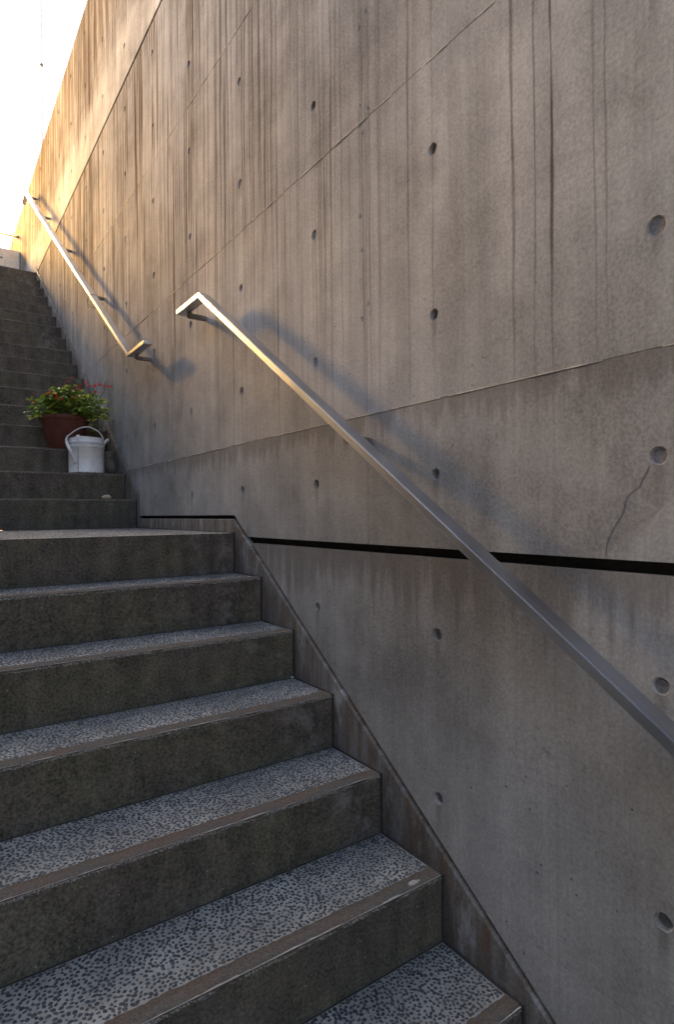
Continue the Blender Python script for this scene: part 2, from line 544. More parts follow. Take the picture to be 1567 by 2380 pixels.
# ------------------------------------------------------------------ setting: ground
bm = bmesh.new()
S = 900
zg = LAND_Z - RISE * NLOW - 0.004
n = 12
for i in range(-1, 1):
    pass
f = bm.faces.new([bm.verts.new(p) for p in ((-S, -S, zg), (S, -S, zg), (S, S, zg), (-S, S, zg))])
tag(obj('ground', bm, M['ground']), kind='structure')
bm = bmesh.new()
box(bm, (-30, PAR_Y + 0.22, 2.6), (30, 60, 2.96))
tag(obj('terrace', bm, M['ground']), kind='structure')
bm = bmesh.new()
box(bm, (-6.0, TOP_Y + URUN, TOP_Z - 0.3), (XS, PAR_Y, TOP_Z))
tag(obj('upper_landing', bm, M['mortar']), kind='structure')

# ------------------------------------------------------------------ the big wall
wall = empty('concrete_wall', 'tall exposed concrete wall with tie holes and dark drip streaks beside the stairs', 'wall')
bm = bmesh.new()
box(bm, (PT, -3.6, zg), (0.36, 12.0, WTOP - 0.002))
obj('backing', bm, M['recess'], wall)

ROWS = [-2.12, -1.67, -1.228, -0.781, -0.334, 0.105, 0.542, 0.996, 1.457, 1.909, 2.361, 2.809, 3.245, 3.69, 4.14]
SECT = [(zg, -1.0), (-1.0, J1[0]), (J1[1], 0.310), (0.310, 1.243), (1.243, 2.145), (2.145, J2[0]), (J2[1], 3.55), (3.55, WTOP)]
NS = 24


def cell(bm, y0, y1, z0, z1, hole, rng):
    if hole is None:
        vs = [bm.verts.new((0, *p)) for p in ((y0, z0), (y1, z0), (y1, z1), (y0, z1))]
        bm.faces.new(vs[::-1])
        return
    hy, hz = hole
    k = rng.uniform(0.84, 1.05)
    deep = rng.choice((0.0045, 0.007, 0.011, 0.016, 0.020))
    prof = ((0.0192 * k, 0.0), (0.0176 * k, 0.0035), (0.0150 * k, deep))
    outer, rings, sides = [], [[] for _ in prof], []
    for i in range(NS):
        a = 2 * math.pi * i / NS
        c, s = math.cos(a), math.sin(a)
        ts = []
        ts.append(((y1 - hy) / c if c > 1e-9 else (y0 - hy) / c if c < -1e-9 else 1e9, 'R' if c > 0 else 'L'))
        ts.append(((z1 - hz) / s if s > 1e-9 else (z0 - hz) / s if s < -1e-9 else 1e9, 'T' if s > 0 else 'B'))
        t, sd = min(ts)
        sides.append(sd)
        outer.append(bm.verts.new((0, hy + c * t, hz + s * t)))
        for (r, d), ring in zip(prof, rings):
            jr = r * (1 + rng.uniform(-0.03, 0.03) * (d == 0))
            ring.append(bm.verts.new((d, hy + c * jr, hz + s * jr)))
    corner = {('R', 'T'): (y1, z1), ('T', 'L'): (y0, z1), ('L', 'B'): (y0, z0), ('B', 'R'): (y1, z0)}
    for i in range(NS):
        j = (i + 1) % NS
        vs = [rings[0][i], outer[i]]
        if sides[i] != sides[j]:
            vs.append(bm.verts.new((0, *corner[(sides[i], sides[j])])))
        vs += [outer[j], rings[0][j]]
        bm.faces.new(vs[::-1])
        for a, b in zip(rings, rings[1:]):
            bm.faces.new((a[j], a[i], b[i], b[j])[::-1])
    f = bm.faces.new(rings[-1][::-1])
    f.material_index = 1


def clip(bm, co, no):
    """keep the side the normal points to"""
    g = bm.verts[:] + bm.edges[:] + bm.faces[:]
    bmesh.ops.bisect_plane(bm, geom=g, dist=1e-5, plane_co=co, plane_no=no, clear_inner=True)


seams_y = [-3.6, -2.70, -0.90, 0.90, 2.69, 4.49, 6.29, 8.09, 9.89, 12.0]
# the boundary of the wall face above the skirting, in spans of constant rule
SP = [(-9, 1.884, 'low'), (1.884, 3.318, 'flat'), (3.318, 7.545, 'up'), (7.545, 99, 'top')]
e = 0.0016
for ci in range(len(seams_y) - 1):
    ya, yb = seams_y[ci] + e, seams_y[ci + 1] - e
    for si, (za, zb) in enumerate(SECT):
        a = za + (e if za not in (J1[1], J2[1], zg) else 0)
        b = zb - (e if zb not in (J1[0], J2[0], WTOP) else 0)
        whole = bmesh.new()
        rng = random.Random(ci * 31 + si * 7)
        for s0, s1, rule in SP:
            y0, y1 = max(ya, s0), min(yb, s1)
            if y1 - y0 < 1e-4:
                continue
            part = bmesh.new()
            rows = [r for r in ROWS if a < r < b]
            zs = [a] + [(p + q) / 2 for p, q in zip(rows, rows[1:])] + [b]
            cols = [j * 0.6 for j in range(-7, 21) if ya < j * 0.6 < yb]
            ys = [ya] + [(p + q) / 2 for p, q in zip(cols, cols[1:])] + [yb]
            for cy in range(len(ys) - 1):
                for cz in range(max(1, len(zs) - 1)):
                    hole = None
                    if rows and cols and cz < len(rows):
                        hy, hz = cols[cy], rows[cz]
                        lim = low_line(hy) if hy < 1.884 else (-0.022 if hy < 3.318 else (up_line(hy) if hy < 7.545 else TOP_Z))
                        if hz > lim + 0.06:
                            hole = (hy, hz)
                    cell(part, ys[cy], ys[cy + 1], zs[cz], zs[cz + 1], hole, rng)
            clip(part, (0, y0, 0), (0, 1, 0))
            clip(part, (0, y1, 0), (0, -1, 0))
            if rule == 'low':
                clip(part, (0, 1.884, low_line(1.884) + GAP), (0, -0.689, 1))
            elif rule == 'flat':
                clip(part, (0, 0, -0.022 + GAP), (0, 0, 1))
            elif rule == 'up':
                clip(part, (0, 3.344, up_line(3.344) + GAP), (0, -0.699, 1))
            else:
                clip(part, (0, 0, TOP_Z - 0.02), (0, 0, 1))
            if part.faces:
                tmp = bpy.data.meshes.new('tmp')
                part.to_mesh(tmp)
                whole.from_mesh(tmp)
                bpy.data.meshes.remove(tmp)
            part.free()
        if not whole.faces:
            whole.free()
            continue
        bd = [ed for ed in whole.edges if len(ed.link_faces) == 1]
        r = bmesh.ops.extrude_edge_only(whole, edges=bd)
        off = rng.uniform(-0.0004, 0.0004)
        for v in whole.verts:
            v.co.x += off
        for el in r['geom']:
            if isinstance(el, bmesh.types.BMVert):
                el.co.x = PT
        obj('concrete_panel', whole, [M['wall'], M['plug']], wall)

# mortar in the fine seams between panels, and the thin fins that squeezed out of the forms
bm = bmesh.new()
for z in (-1.0, 0.310, 1.243, 2.145, 3.55):
    box(bm, (0.0008, -3.6, z - 0.003), (PT - 0.001, 12.0, z + 0.003))
for y in seams_y[1:-1]:
    for za, zb in SECT:
        box(bm, (0.0008, y - 0.003, za + 0.004), (PT - 0.001, y + 0.003, zb - 0.004))
o = obj('seam_mortar', bm, M['filler'], wall)
# cut the mortar away below the skirting line as the panels are
bmm = bmesh.new()
bmm.from_mesh(o.data)
parts = []
for s0, s1, rule in SP:
    p = bmm.copy()
    clip(p, (0, max(s0, -3.6), 0), (0, 1, 0))
    clip(p, (0, min(s1, 12), 0), (0, -1, 0))
    if rule == 'low':
        clip(p, (0, 1.884, low_line(1.884) + GAP), (0, -0.689, 1))
    elif rule == 'flat':
        clip(p, (0, 0, -0.022 + GAP), (0, 0, 1))
    elif rule == 'up':
        clip(p, (0, 3.344, up_line(3.344) + GAP), (0, -0.699, 1))
    else:
        clip(p, (0, 0, TOP_Z), (0, 0, 1))
    parts.append(p)
bmm.clear()
for p in parts:
    tmp = bpy.data.meshes.new('tmp')
    p.to_mesh(tmp)
    p.free()
    bmm.from_mesh(tmp)
    bpy.data.meshes.remove(tmp)
bmm.to_mesh(o.data)
bmm.free()

for z, y0, y1, dens in ((0.310, -0.1, 3.2, 0.75), (1.243, 0.2, 4.4, 0.7), (2.145, 1.2, 6.0, 0.6)):
    bm = bmesh.new()
    y = y0
    rng = random.Random(int(z * 1000))
    while y < y1:
        L = rng.uniform(0.03, 0.14)
        if rng.random() < dens:
            k = max(2, int(L / 0.012))
            h = rng.uniform(0.0015, 0.0034)
            prev = None
            for i in range(k + 1):
                t = i / k
                env = math.sin(math.pi * min(max(t, 0.04), 0.96)) ** 0.4
                hh = h * env * rng.uniform(0.7, 1.2)
                w = 0.0014 * rng.uniform(0.7, 1.3)
                yy = y + L * t
                ring = [bm.verts.new(q) for q in ((0.003, yy, z - w), (-hh, yy, z - w * 0.4), (-hh, yy, z + w * 0.7), (0.003, yy, z + w))]
                if prev:
                    for a, b in zip(range(3), range(1, 4)):
                        bm.faces.new((prev[a], prev[b], ring[b], ring[a]))
                prev = ring
        y += L
    obj('mortar_fin', bm, M['fin'], wall)

# mortar blisters next to the vertical seam
bm = bmesh.new()
rng = random.Random(5)
for y, z in ((.925, .95), (.905, 1.21), (.92, 1.24), (.885, 1.27), (.925, 1.55), (.90, 1.58), (.93, .62), (.89, .66), (.93, 1.30), (.915, .84)):
    r = rng.uniform(0.005, 0.009)
    bmesh.ops.create_uvsphere(bm, u_segments=10, v_segments=6, radius=1, matrix=Matrix.Translation((0.001, y + rng.uniform(-.01, .01), z)) @ Matrix.Diagonal((0.004, r * 0.7, r * 1.2, 1)))
obj('mortar_blister', bm, M['wall'], wall, True)

# hairline crack running down from a tie hole
bm = bmesh.new()
pts = [(0.018, 0.087), (0.024, 0.074), (0.033, 0.058), (0.037, 0.045), (0.050, 0.040), (0.061, 0.030), (0.067, 0.018), (0.068, 0.002), (0.076, -0.012), (0.084, -0.022), (0.093, -0.038), (0.104, -0.058), (0.107, -0.075), (0.109, -0.097)]
for (ya, za), (yb, zb) in zip(pts, pts[1:]):
    w = random.uniform(0.0002, 0.00045)
    d = Vector((0, yb - ya, zb - za)).normalized()
    nrm = Vector((0, -d.z, d.y)) * w
    A, B = Vector((-0.0006, ya, za)), Vector((-0.0006, yb, zb))
    vs = [A - nrm, B - nrm, B + nrm, A + nrm]
    lo = [bm.verts.new(v) for v in vs]
    hi = [bm.verts.new(v + Vector((0.002, 0, 0))) for v in vs]
    bm.faces.new(lo)
    for k in range(4):
        bm.faces.new((lo[k], lo[(k + 1) % 4], hi[(k + 1) % 4], hi[k]))
obj('crack', bm, M['crack'], wall)


# ------------------------------------------------------------------ stairs
def pebble_field(name, x0, x1, y0, y1, z, sp, parent, seed, n=8):
    rs = np.random.RandomState(seed)
    rmin = sp * 0.80
    W, H = x1 - x0, y1 - y0
    gw, gh = int(W / rmin) + 3, int(H / rmin) + 3
    grid = {}
    cand = rs.rand(int(W * H / (sp * sp) * 16.0), 2) * (W, H)
    pts = []
    r2 = rmin * rmin
    for u, v in cand.tolist():
        i, j = int(u / rmin), int(v / rmin)
        ok = True
        for ii in (i - 1, i, i + 1):
            for jj in (j - 1, j, j + 1):
                q = grid.get((ii, jj))
                if q and any((u - c) ** 2 + (v - d) ** 2 < r2 for c, d in q):
                    ok = False
                    break
            if not ok:
                break
        if ok:
            grid.setdefault((i, j), []).append((u, v))
            pts.append((x0 + u, y0 + v))
    px, py = np.array(pts).T
    N = len(px)
    a = rs.uniform(.45, .63, N) * sp
    b = a * rs.uniform(.60, .90, N)
    big = rs.rand(N) < 0.12
    a[big] *= 1.18
    sm = rs.rand(N) < 0.2
    a[sm] *= 0.65
    b[sm] *= 0.75
    px = np.clip(px, x0 + a, x1 - a)
    py = np.clip(py, y0 + b, y1 - b)
    th = rs.uniform(0, np.pi, N)
    h = rs.uniform(.0004, .0013, N)
    ang = np.arange(n) * 2 * np.pi / n
    wob = 1 + rs.uniform(-.14, .14, (N, n))
    ex, ey = np.cos(ang)[None] * a[:, None] * wob, np.sin(ang)[None] * b[:, None] * wob
    c, s = np.cos(th)[:, None], np.sin(th)[:, None]
    X, Y = ex * c - ey * s, ex * s + ey * c
    V = np.zeros((N, 2 * n, 3))
    V[:, :n, 0] = px[:, None] + X
    V[:, :n, 1] = py[:, None] + Y
    V[:, :n, 2] = z - 0.0008
    V[:, n:, 0] = px[:, None] + X * .74
    V[:, n:, 1] = py[:, None] + Y * .74
    V[:, n:, 2] = z + h[:, None] * (1 + rs.uniform(-.2, .2, (N, n)))
    V[:, :, 0] = np.clip(V[:, :, 0], x0, x1)
    V[:, :, 1] = np.clip(V[:, :, 1], y0, y1)
    base = (np.arange(N) * 2 * n)[:, None]
    k = np.arange(n)
    quads = np.stack([k, (k + 1) % n, n + (k + 1) % n, n + k], -1).ravel()[None] + base
    caps = (n + k)[None] + base
    loops = np.concatenate([quads, caps], 1).ravel()
    tot = np.tile(np.array([4] * n + [n]), N)
    st = np.concatenate([[0], np.cumsum(tot)[:-1]])
    o = np_mesh(name, V.reshape(-1, 3), loops, st, tot, [M['pebble']], parent)
    tag(o, kind='stuff')
    return o


def nosing(parent, y, z, seed, fine=True, wear=1.0):
    """worn cement strip along the front edge of a tread"""
    rng = random.Random(seed)
    step = 0.009 if fine else 0.12
    nn = int((XS - XL) / step)
    bm = bmesh.new()
    prev = None
    drift = 0
    for i in range(nn + 1):
        x = XL + (XS - XL) * i / nn
        drift = drift * 0.8 + rng.uniform(-.0012, .0012) * wear
        j = lambda s: rng.uniform(-s, s) * wear
        c = 0.006 + abs(drift) * 1.5 + rng.uniform(0, .0022)
        prof = [(y + 0.046, z - 0.003), (y + 0.0445 + j(.0022), z + 0.0022 + j(.0006)), (y + c + j(.001), z + 0.003 + j(.0004)),
                (y + c * 0.35 + drift, z + 0.0005 + j(.0006)), (y - 0.003 + drift + j(.0008), z - c * 0.8), (y - 0.002 + j(.0015), z - 0.005 - 0.003 * wear + j(.003)), (y + 0.001, z - 0.006 - 0.005 * wear + j(.004))]
        ring = [bm.verts.new((x, a, b)) for a, b in prof]
        if prev:
            for k in range(len(prof) - 1):
                bm.faces.new((prev[k], prev[k + 1], ring[k + 1], ring[k])[::-1])
        prev = ring
    o = obj('nosing', bm, M['nosing'], parent)
    for p in o.data.polygons:
        p.use_smooth = True
    return o


def step_body(parent, name, y, z, run, rise):
    bm = bmesh.new()
    fs = box(bm, (XL, y, z - rise), (XS, y + run, z))
    fs[1].material_index = 1
    return obj(name, bm, [M['riser'], M['mortar']], parent)


low = empty('concrete_staircase', 'lower concrete flight in the foreground, treads set with black pebbles', 'stairs', (0, 0, 0), 'flights of the outdoor stairs')
for i in range(0, NLOW):
    y, z = LAND_Y - RUN * i, LAND_Z - RISE * i
    run = RUN if i else 0.05
    if i == 0:
        continue
    st = step_body(low, 'step', y, z, RUN, RISE)
    nosing(st, y, z, i)
    if i < 9:
        pebble_field('pebble_aggregate', XL, XS - 0.006, y + 0.049, y + RUN - 0.004, z, 0.0112, st, i, 7)
    if i == 5:
        bm = bmesh.new()
        ring = []
        for k in range(16):
            a = 2 * math.pi * k / 16
            r = random.uniform(0.7, 1.1)
            ring.append(bm.verts.new((-0.100 + 0.022 * r * math.cos(a), y + 0.0145 + 0.009 * r * math.sin(a), z + 0.0044)))
        fc = bm.faces.new(ring)
        ex = bmesh.ops.extrude_face_region(bm, geom=[fc])
        for v in [q for q in ex['geom'] if isinstance(q, bmesh.types.BMVert)]:
            v.co.z -= 0.003
        bmesh.ops.recalc_face_normals(bm, faces=bm.faces[:])
        obj('chipped_patch', bm, M['mortar'], st)
    bm = bmesh.new()
    tube(bm, [(XS - 0.001, y - 0.002, z - RISE + 0.004), (XS - 0.001, y - 0.002, z + 0.001), (XS - 0.001, y + RUN - 0.006, z + 0.001)], 0.0045, 6)
    tube(bm, [(XL, y + RUN - 0.001, z), (XS, y + RUN - 0.001, z)], 0.0022, 6)
    obj('sealant', bm, M['dirt'], st)

# landing between the flights: its front edge is the last riser of the lower flight
lb = bmesh.new()
fs = box(lb, (XL, LAND_Y, LAND_Z - RISE), (XS, UP_Y, LAND_Z))
fs[1].material_index = 1
landing = tag(obj('landing', lb, [M['riser'], M['mortar']]), kind='structure')
pebble_field('pebble_aggregate', XL, XS - 0.006, LAND_Y + 0.02, UP_Y - 0.004, LAND_Z, 0.0125, landing, 77, 7)
bm = bmesh.new()
tube(bm, [(XS - 0.001, LAND_Y - 0.002, LAND_Z - RISE + 0.004), (XS - 0.001, LAND_Y - 0.002, LAND_Z + 0.001), (XS - 0.001, UP_Y - 0.006, LAND_Z + 0.001)], 0.0045, 6)
obj('sealant', bm, M['dirt'], landing)

upf = empty('concrete_staircase', 'upper concrete flight climbing past the flower pot to the top landing', 'stairs', (0, 0, 0), 'flights of the outdoor stairs')
for i in range(NUP):
    y, z = UP_Y + URUN * i, UP_Z + URISE * i
    st = step_body(upf, 'step', y, z, URUN, URISE)
    nosing(st, y, z, 100 + i, i < 8, 0.6)
    bm = bmesh.new()
    tube(bm, [(XS - 0.001, y - 0.002, z - URISE + 0.004), (XS - 0.001, y - 0.002, z + 0.001), (XS - 0.001, y + URUN - 0.006, z + 0.001)], 0.0045, 6)
    obj('sealant', bm, M['dirt'], st)


# skirting: one rendered block per step, set a little proud of the wall
def skirt_block(parent, poly, proud, name='skirting_block'):
    bm = bmesh.new()
    fr = [bm.verts.new((-proud, a, b)) for a, b in poly]
    ch = []
    bk = [bm.verts.new((0.020, a, b)) for a, b in poly]
    bm.faces.new(fr)
    nn = len(poly)
    for k in range(nn):
        bm.faces.new((fr[k], fr[(k + 1) % nn], bk[(k + 1) % nn], bk[k])[::-1])
    bmesh.ops.recalc_face_normals(bm, faces=bm.faces[:])
    bmesh.ops.bevel(bm, geom=[ed for ed in bm.edges if all(abs(v.co.x + proud) < 1e-6 for v in ed.verts)], offset=0.0022, segments=1, affect='EDGES')
    return obj(name, bm, M['skirt'], parent)


for i in range(-0, NLOW):
    y1 = LAND_Y - RUN * i + 0.004
    y0 = y1 - RUN
    t0, t1 = low_line(y0), low_line(y1)
    if i == 0:
        t1 = low_line(y1)
    skirt_block(low, [(y0 + .0004, t0 - 0.33), (y1 - .0004, t1 - 0.33), (y1 - .0004, t1), (y0 + .0004, t0)], 0.0065 + random.uniform(-.0012, .0012))
for i in range(3):
    y0 = 1.8745 + i * (3.326 - 1.8745) / 3
    y1 = 1.8745 + (i + 1) * (3.326 - 1.8745) / 3
    skirt_block(landing, [(y0 + .0004, LAND_Z - 0.2), (y1 - .0004, LAND_Z - 0.2), (y1 - .0004, -0.022), (y0 + .0004, -0.022)], 0.0065 + random.uniform(-.001, .001))
for i in range(NUP):
    y0 = UP_Y + URUN * i - 0.030
    y1 = min(y0 + URUN, 7.535)
    skirt_block(upf, [(y0 + .0004, up_line(y0) - 0.33), (y1 - .0004, up_line(y1) - 0.33), (y1 - .0004, up_line(y1)), (y0 + .0004, up_line(y0))], 0.0065 + random.uniform(-.0012, .0012))


# ------------------------------------------------------------------ handrails
def rail_bar(bm, pts, w, h, xc):
    """flat bar swept along a y-z polyline with mitred bends"""
    n = len(pts)
    rings = []
    for i, (y, z) in enumerate(pts):
        d0 = Vector((pts[i][0] - pts[i - 1][0], pts[i][1] - pts[i - 1][1])).normalized() if i else None
        d1 = Vector((pts[i + 1][0] - pts[i][0], pts[i + 1][1] - pts[i][1])).normalized() if i < n - 1 else None
        d0, d1 = d0 or d1, d1 or d0
        n0, n1 = Vector((-d0.y, d0.x)), Vector((-d1.y, d1.x))
        mt = (n0 + n1).normalized()
        mt = mt / mt.dot(n0)
        rings.append([bm.verts.new((xc + sx * w / 2, y + mt.x * sz * h / 2, z + mt.y * sz * h / 2)) for sx, sz in ((-1, -1), (1, -1), (1, 1), (-1, 1))])
    for a, b in zip(rings, rings[1:]):
        for k in range(4):
            bm.faces.new((a[k], a[(k + 1) % 4], b[(k + 1) % 4], b[k]))
    bm.faces.new(rings[0][::-1])
    bm.faces.new(rings[-1])
    bmesh.ops.recalc_face_normals(bm, faces=bm.faces[:])
    bmesh.ops.bevel(bm, geom=bm.edges[:], offset=0.0024, segments=2, affect='EDGES')


RX, RW, RH = -0.100, 0.050, 0.024


def bracket(parent, y, z):
    bm = bmesh.new()
    box(bm, (RX + 0.004, y - 0.013, z - 0.042), (-0.0005, y + 0.013, z - 0.020))
    box(bm, (RX + 0.005, y - 0.012, z - 0.0202), (RX + 0.022, y + 0.012, z - 0.004))
    bmesh.ops.bevel(bm, geom=[ed for ed in bm.edges if ed.calc_length() > 0.02], offset=0.004, segments=2, affect='EDGES')
    obj('bracket', bm, M['bracket'], parent)


lr = empty('handrail', 'long brushed steel handrail along the lower flight, nearest to the viewer', 'handrail', (0, 0, 0), 'steel handrails on the concrete wall')
bm = bmesh.new()
lowz = lambda y: 0.998 - 0.6755 * (1.985 - y)
rail_bar(bm, [(-1.55, lowz(-1.55)), (1.985, 0.998), (2.268, 0.998)], RW, RH, RX)
obj('rail_bar', bm, M['steel'], lr)
for y in (2.19, 0.885, -0.35, -1.4):
    bracket(lr, y, 0.998 if y > 1.985 else lowz(y))
ur = empty('handrail', 'upper steel handrail past the flower pot, bleached by light at its top end', 'handrail', (0, 0, 0), 'steel handrails on the concrete wall')
bm = bmesh.new()
upz = lambda y: 0.985 + 0.6760 * (y - 3.135)
rail_bar(bm, [(2.795, 0.985), (3.135, 0.985), (7.56, upz(7.56)), (7.86, upz(7.56))], RW, RH, RX)
obj('rail_bar', bm, M['steel'], ur)
for y in (3.06, 4.2, 5.4, 6.58, 7.5):
    bracket(ur, y, 0.985 if y < 3.135 else min(upz(y), upz(7.56)))

# wire loop tied round the upper rail
bm = bmesh.new()
y0, z0 = 4.10, upz(4.10)
rng = random.Random(3)
for k, (a, b, tilt) in enumerate(((0.040, 0.030, 0.1), (0.046, 0.036, -0.25))):
    pts = []
    for i in range(20):
        t = 2 * math.pi * i / 18
        pts.append((RX + a * math.cos(t), y0 + tilt * 0.05 * math.sin(t) + rng.uniform(-.002, .002) + k * .008, z0 - 0.012 * (k + 1) + (b + .01 * k) * math.sin(t)))
    tube(bm, pts, 0.0016, 5)
tube(bm, [(RX - .04, y0, z0 - .02), (RX - .046, y0 - .01, z0 - .06), (RX - .04, y0 - .008, z0 - .09), (RX - .05, y0 - .02, z0 - .088)], 0.0016, 5)
tag(obj('wire_loop', bm, M['wire'], None, True), 'thin dark wire loop twisted around the upper steel handrail', 'wire')

# ------------------------------------------------------------------ parapet, guard rail, pole, unseen opposite wall, added sun blocker
par = empty('parapet_wall', 'low pale concrete parapet closing the top landing', 'wall')
bm = bmesh.new()
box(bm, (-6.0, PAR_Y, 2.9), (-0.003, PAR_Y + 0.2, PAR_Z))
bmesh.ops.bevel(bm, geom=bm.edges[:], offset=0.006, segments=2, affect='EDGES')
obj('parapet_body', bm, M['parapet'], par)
bm = bmesh.new()
bmesh.ops.create_circle(bm, cap_ends=True, segments=20, radius=0.018, matrix=Matrix.Translation((-0.235, PAR_Y - 0.0015, 3.70)) @ Matrix.Rotation(R(90), 4, 'X'))
r = bmesh.ops.extrude_face_region(bm, geom=bm.faces[:])
for v in [g for g in r['geom'] if isinstance(g, bmesh.types.BMVert)]:
    v.co.y += 0.003
obj('tie_plug', bm, M['plug'], par)
gr = empty('guard_rail', 'round metal guard rail over the low parapet at the top', 'railing')
bm = bmesh.new()
tube(bm, [(-6.0, PAR_Y + 0.10, 4.085), (-0.03, PAR_Y + 0.10, 4.085)], 0.018, 12)
obj('rail_tube', bm, M['pole'], gr, True)
bm = bmesh.new()
tube(bm, [(-0.035, PAR_Y + 0.10, 4.085), (-0.002, PAR_Y + 0.10, 4.085)], 0.023, 12)
obj('wall_socket', bm, M['bracket'], gr)
for x in (-1.2, -2.6, -4.0):
    bm = bmesh.new()
    tube(bm, [(x, PAR_Y + 0.10, PAR_Z), (x, PAR_Y + 0.10, 4.07)], 0.014, 10)
    obj('post', bm, M['pole'], gr)

pl = empty('pole', 'thin pale pole rising against the white sky behind the wall', 'pole', (1.05, 14.0, 2.96))
bm = bmesh.new()
tube(bm, [(0, 0, 0), (0, 0, 3), (0, 0, 12)], [0.034, 0.029, 0.024], 12)
obj('shaft', bm, M['pole'], pl, True)
bm = bmesh.new()
tube(bm, [(0, 0, 7.10), (0, 0, 7.16)], 0.037, 12)
tube(bm, [(-0.10, -0.02, 7.145), (0.0, 0, 7.12)], 0.012, 8)
obj('collar', bm, M['bracket'], pl)
bm = bmesh.new()
tube(bm, [(0, 0, 0), (0, 0, 0.03)], 0.12, 16)
obj('base_plate', bm, M['bracket'], pl)

lw = empty('unseen_side_wall', 'unseen concrete wall opposite the handrails, its height set to shade the stairs', 'wall')  # assumed wall out of view; its stepped height is shaped for the shade
bm = bmesh.new()
box(bm, (XL - 0.30, -4.0, zg), (XL - 0.003, 3.4, 3.0))
box(bm, (XL - 0.30, 3.4, zg), (XL - 0.003, 6.9, 3.7))
obj('wall_body', bm, M['wall'], lw)

nb = empty('sun_blocker', 'tall unseen block added beyond the top landing to block the sun', 'blocker')  # added out of view to keep the sun off the near wall
bm = bmesh.new()
box(bm, (-6.2, 7.2, zg), (-4.5, 18.2, 13.5))
obj('sun_blocker_body', bm, M['wall'], nb)
bm = bmesh.new()
box(bm, (-6.25, 7.15, 13.5), (-4.45, 18.25, 13.65))
obj('sun_blocker_top', bm, M['fin'], nb)
# ------------------------------------------------------------------ flower pot, plant, watering can
PX, PY, PZ = -0.327, 3.984, UP_Z + 2 * URISE
pot = empty('flower_pot', 'brown terracotta pot on the third step of the upper flight', 'flower pot', (PX, PY, PZ))
bm = bmesh.new()
prof = [(0.0, 0.0), (0.096, 0.0), (0.100, 0.004), (0.154, 0.198), (0.156, 0.204), (0.163, 0.209), (0.168, 0.218), (0.168, 0.230), (0.163, 0.238), (0.154, 0.238), (0.150, 0.230), (0.146, 0.205)]
lathe(bm, prof, 48)
obj('pot_body', bm, M['terra'], pot, True)
bm = bmesh.new()
rings = lathe(bm, [(0.147, 0.208), (0.10, 0.214), (0.05, 0.218), (0.001, 0.219)], 24)
for v in bm.verts:
    v.co.z += random.uniform(-.004, .004)
obj('soil', bm, M['soil'], pot)

plant = empty('flowering_plant', 'bushy green plant with small red flowers growing in the terracotta pot', 'plant', (PX, PY, PZ + 0.21))
rng = random.Random(21)


def leaf(bm, p, d, nrm, L, W, curl):
    d = d.normalized()
    s = d.cross(nrm).normalized()
    u = s.cross(d).normalized()
    rows = ((0.0, 0.10), (0.22, 0.86), (0.45, 1.0), (0.72, 0.62), (0.9, 0.26))
    c, l, r = [], [], []
    for t, w in rows:
        q = p + d * (L * t) - u * (curl * L * t * t)
        c.append(bm.verts.new(q))
        l.append(bm.verts.new(q - s * (W * w / 2) + u * (W * w * 0.16)))
        r.append(bm.verts.new(q + s * (W * w / 2) + u * (W * w * 0.16)))
    tip = bm.verts.new(p + d * L - u * (curl * L))
    for i in range(4):
        bm.faces.new((c[i], c[i + 1], l[i + 1], l[i]))
        bm.faces.new((c[i + 1], c[i], r[i], r[i + 1]))
    bm.faces.new((c[4], tip, l[4]))
    bm.faces.new((tip, c[4], r[4]))


sb, fb = bmesh.new(), bmesh.new()
nst = 112
for k in range(nst):
    a = 2 * math.pi * (k + rng.random()) / nst
    rr = math.sqrt(rng.random())
    tip = Vector((0.275 * rr * math.cos(a) + 0.04, 0.20 * rr * math.sin(a) - 0.03, 0.21 - 0.10 * rr * rr + rng.uniform(-.05, .04)))
    if rr > 0.72:
        tip.z -= rng.uniform(0.0, 0.13)
    base = Vector((0.11 * rr * math.cos(a), 0.10 * rr * math.sin(a), 0.0))
    ctl = Vector((base.x * 1.5, base.y * 1.5, max(tip.z, 0.06) * 0.85 + 0.03))
    pts = [base.lerp(ctl, t).lerp(ctl.lerp(tip, t), t) for t in (0, .2, .4, .6, .8, 1)]
    tube(sb, pts, [0.0028, 0.0026, 0.0023, 0.002, 0.0017, 0.0012], 5)
    for i in range(1, 6):
        for sgn in ((0, 1) if i < 5 else (0, 1, 2)):
            if i == 1 and rng.random() < 0.6:
                continue
            b = rng.uniform(0, 2 * math.pi)
            d = Vector((math.cos(b), math.sin(b), rng.uniform(-.35, .35)))
            out = Vector((pts[i].x, pts[i].y, 0))
            d += out * 2.2
            L = rng.uniform(0.028, 0.052) * (1 if i < 5 else 0.8)
            leaf(fb, pts[i] + d.normalized() * 0.008, d, Vector((rng.uniform(-.5, .5), rng.uniform(-.5, .5), 1)), L, L * rng.uniform(.68, .9), rng.uniform(0.0, .45))
obj('stem', sb, M['stem'], plant)
tag(obj('foliage', fb, M['leaf'], plant), kind='stuff')


def floret(bm, p, d, L):
    d = d.normalized()
    tube(bm, [p, p + d * L * .55, p + d * L * 0.8], [L * .10, L * .17, L * .24], 6)
    s = d.cross(Vector((0.1, 0.2, 1))).normalized()
    leaf(bm, p + d * L * .7, d + s * .3, Vector((0, 0, 1)), L * .5, L * .5, 0.6)
    leaf(bm, p + d * L * .7, d - s * .3 + Vector((0, 0, -.4)), Vector((0, 0, 1)), L * .5, L * .5, 0.8)


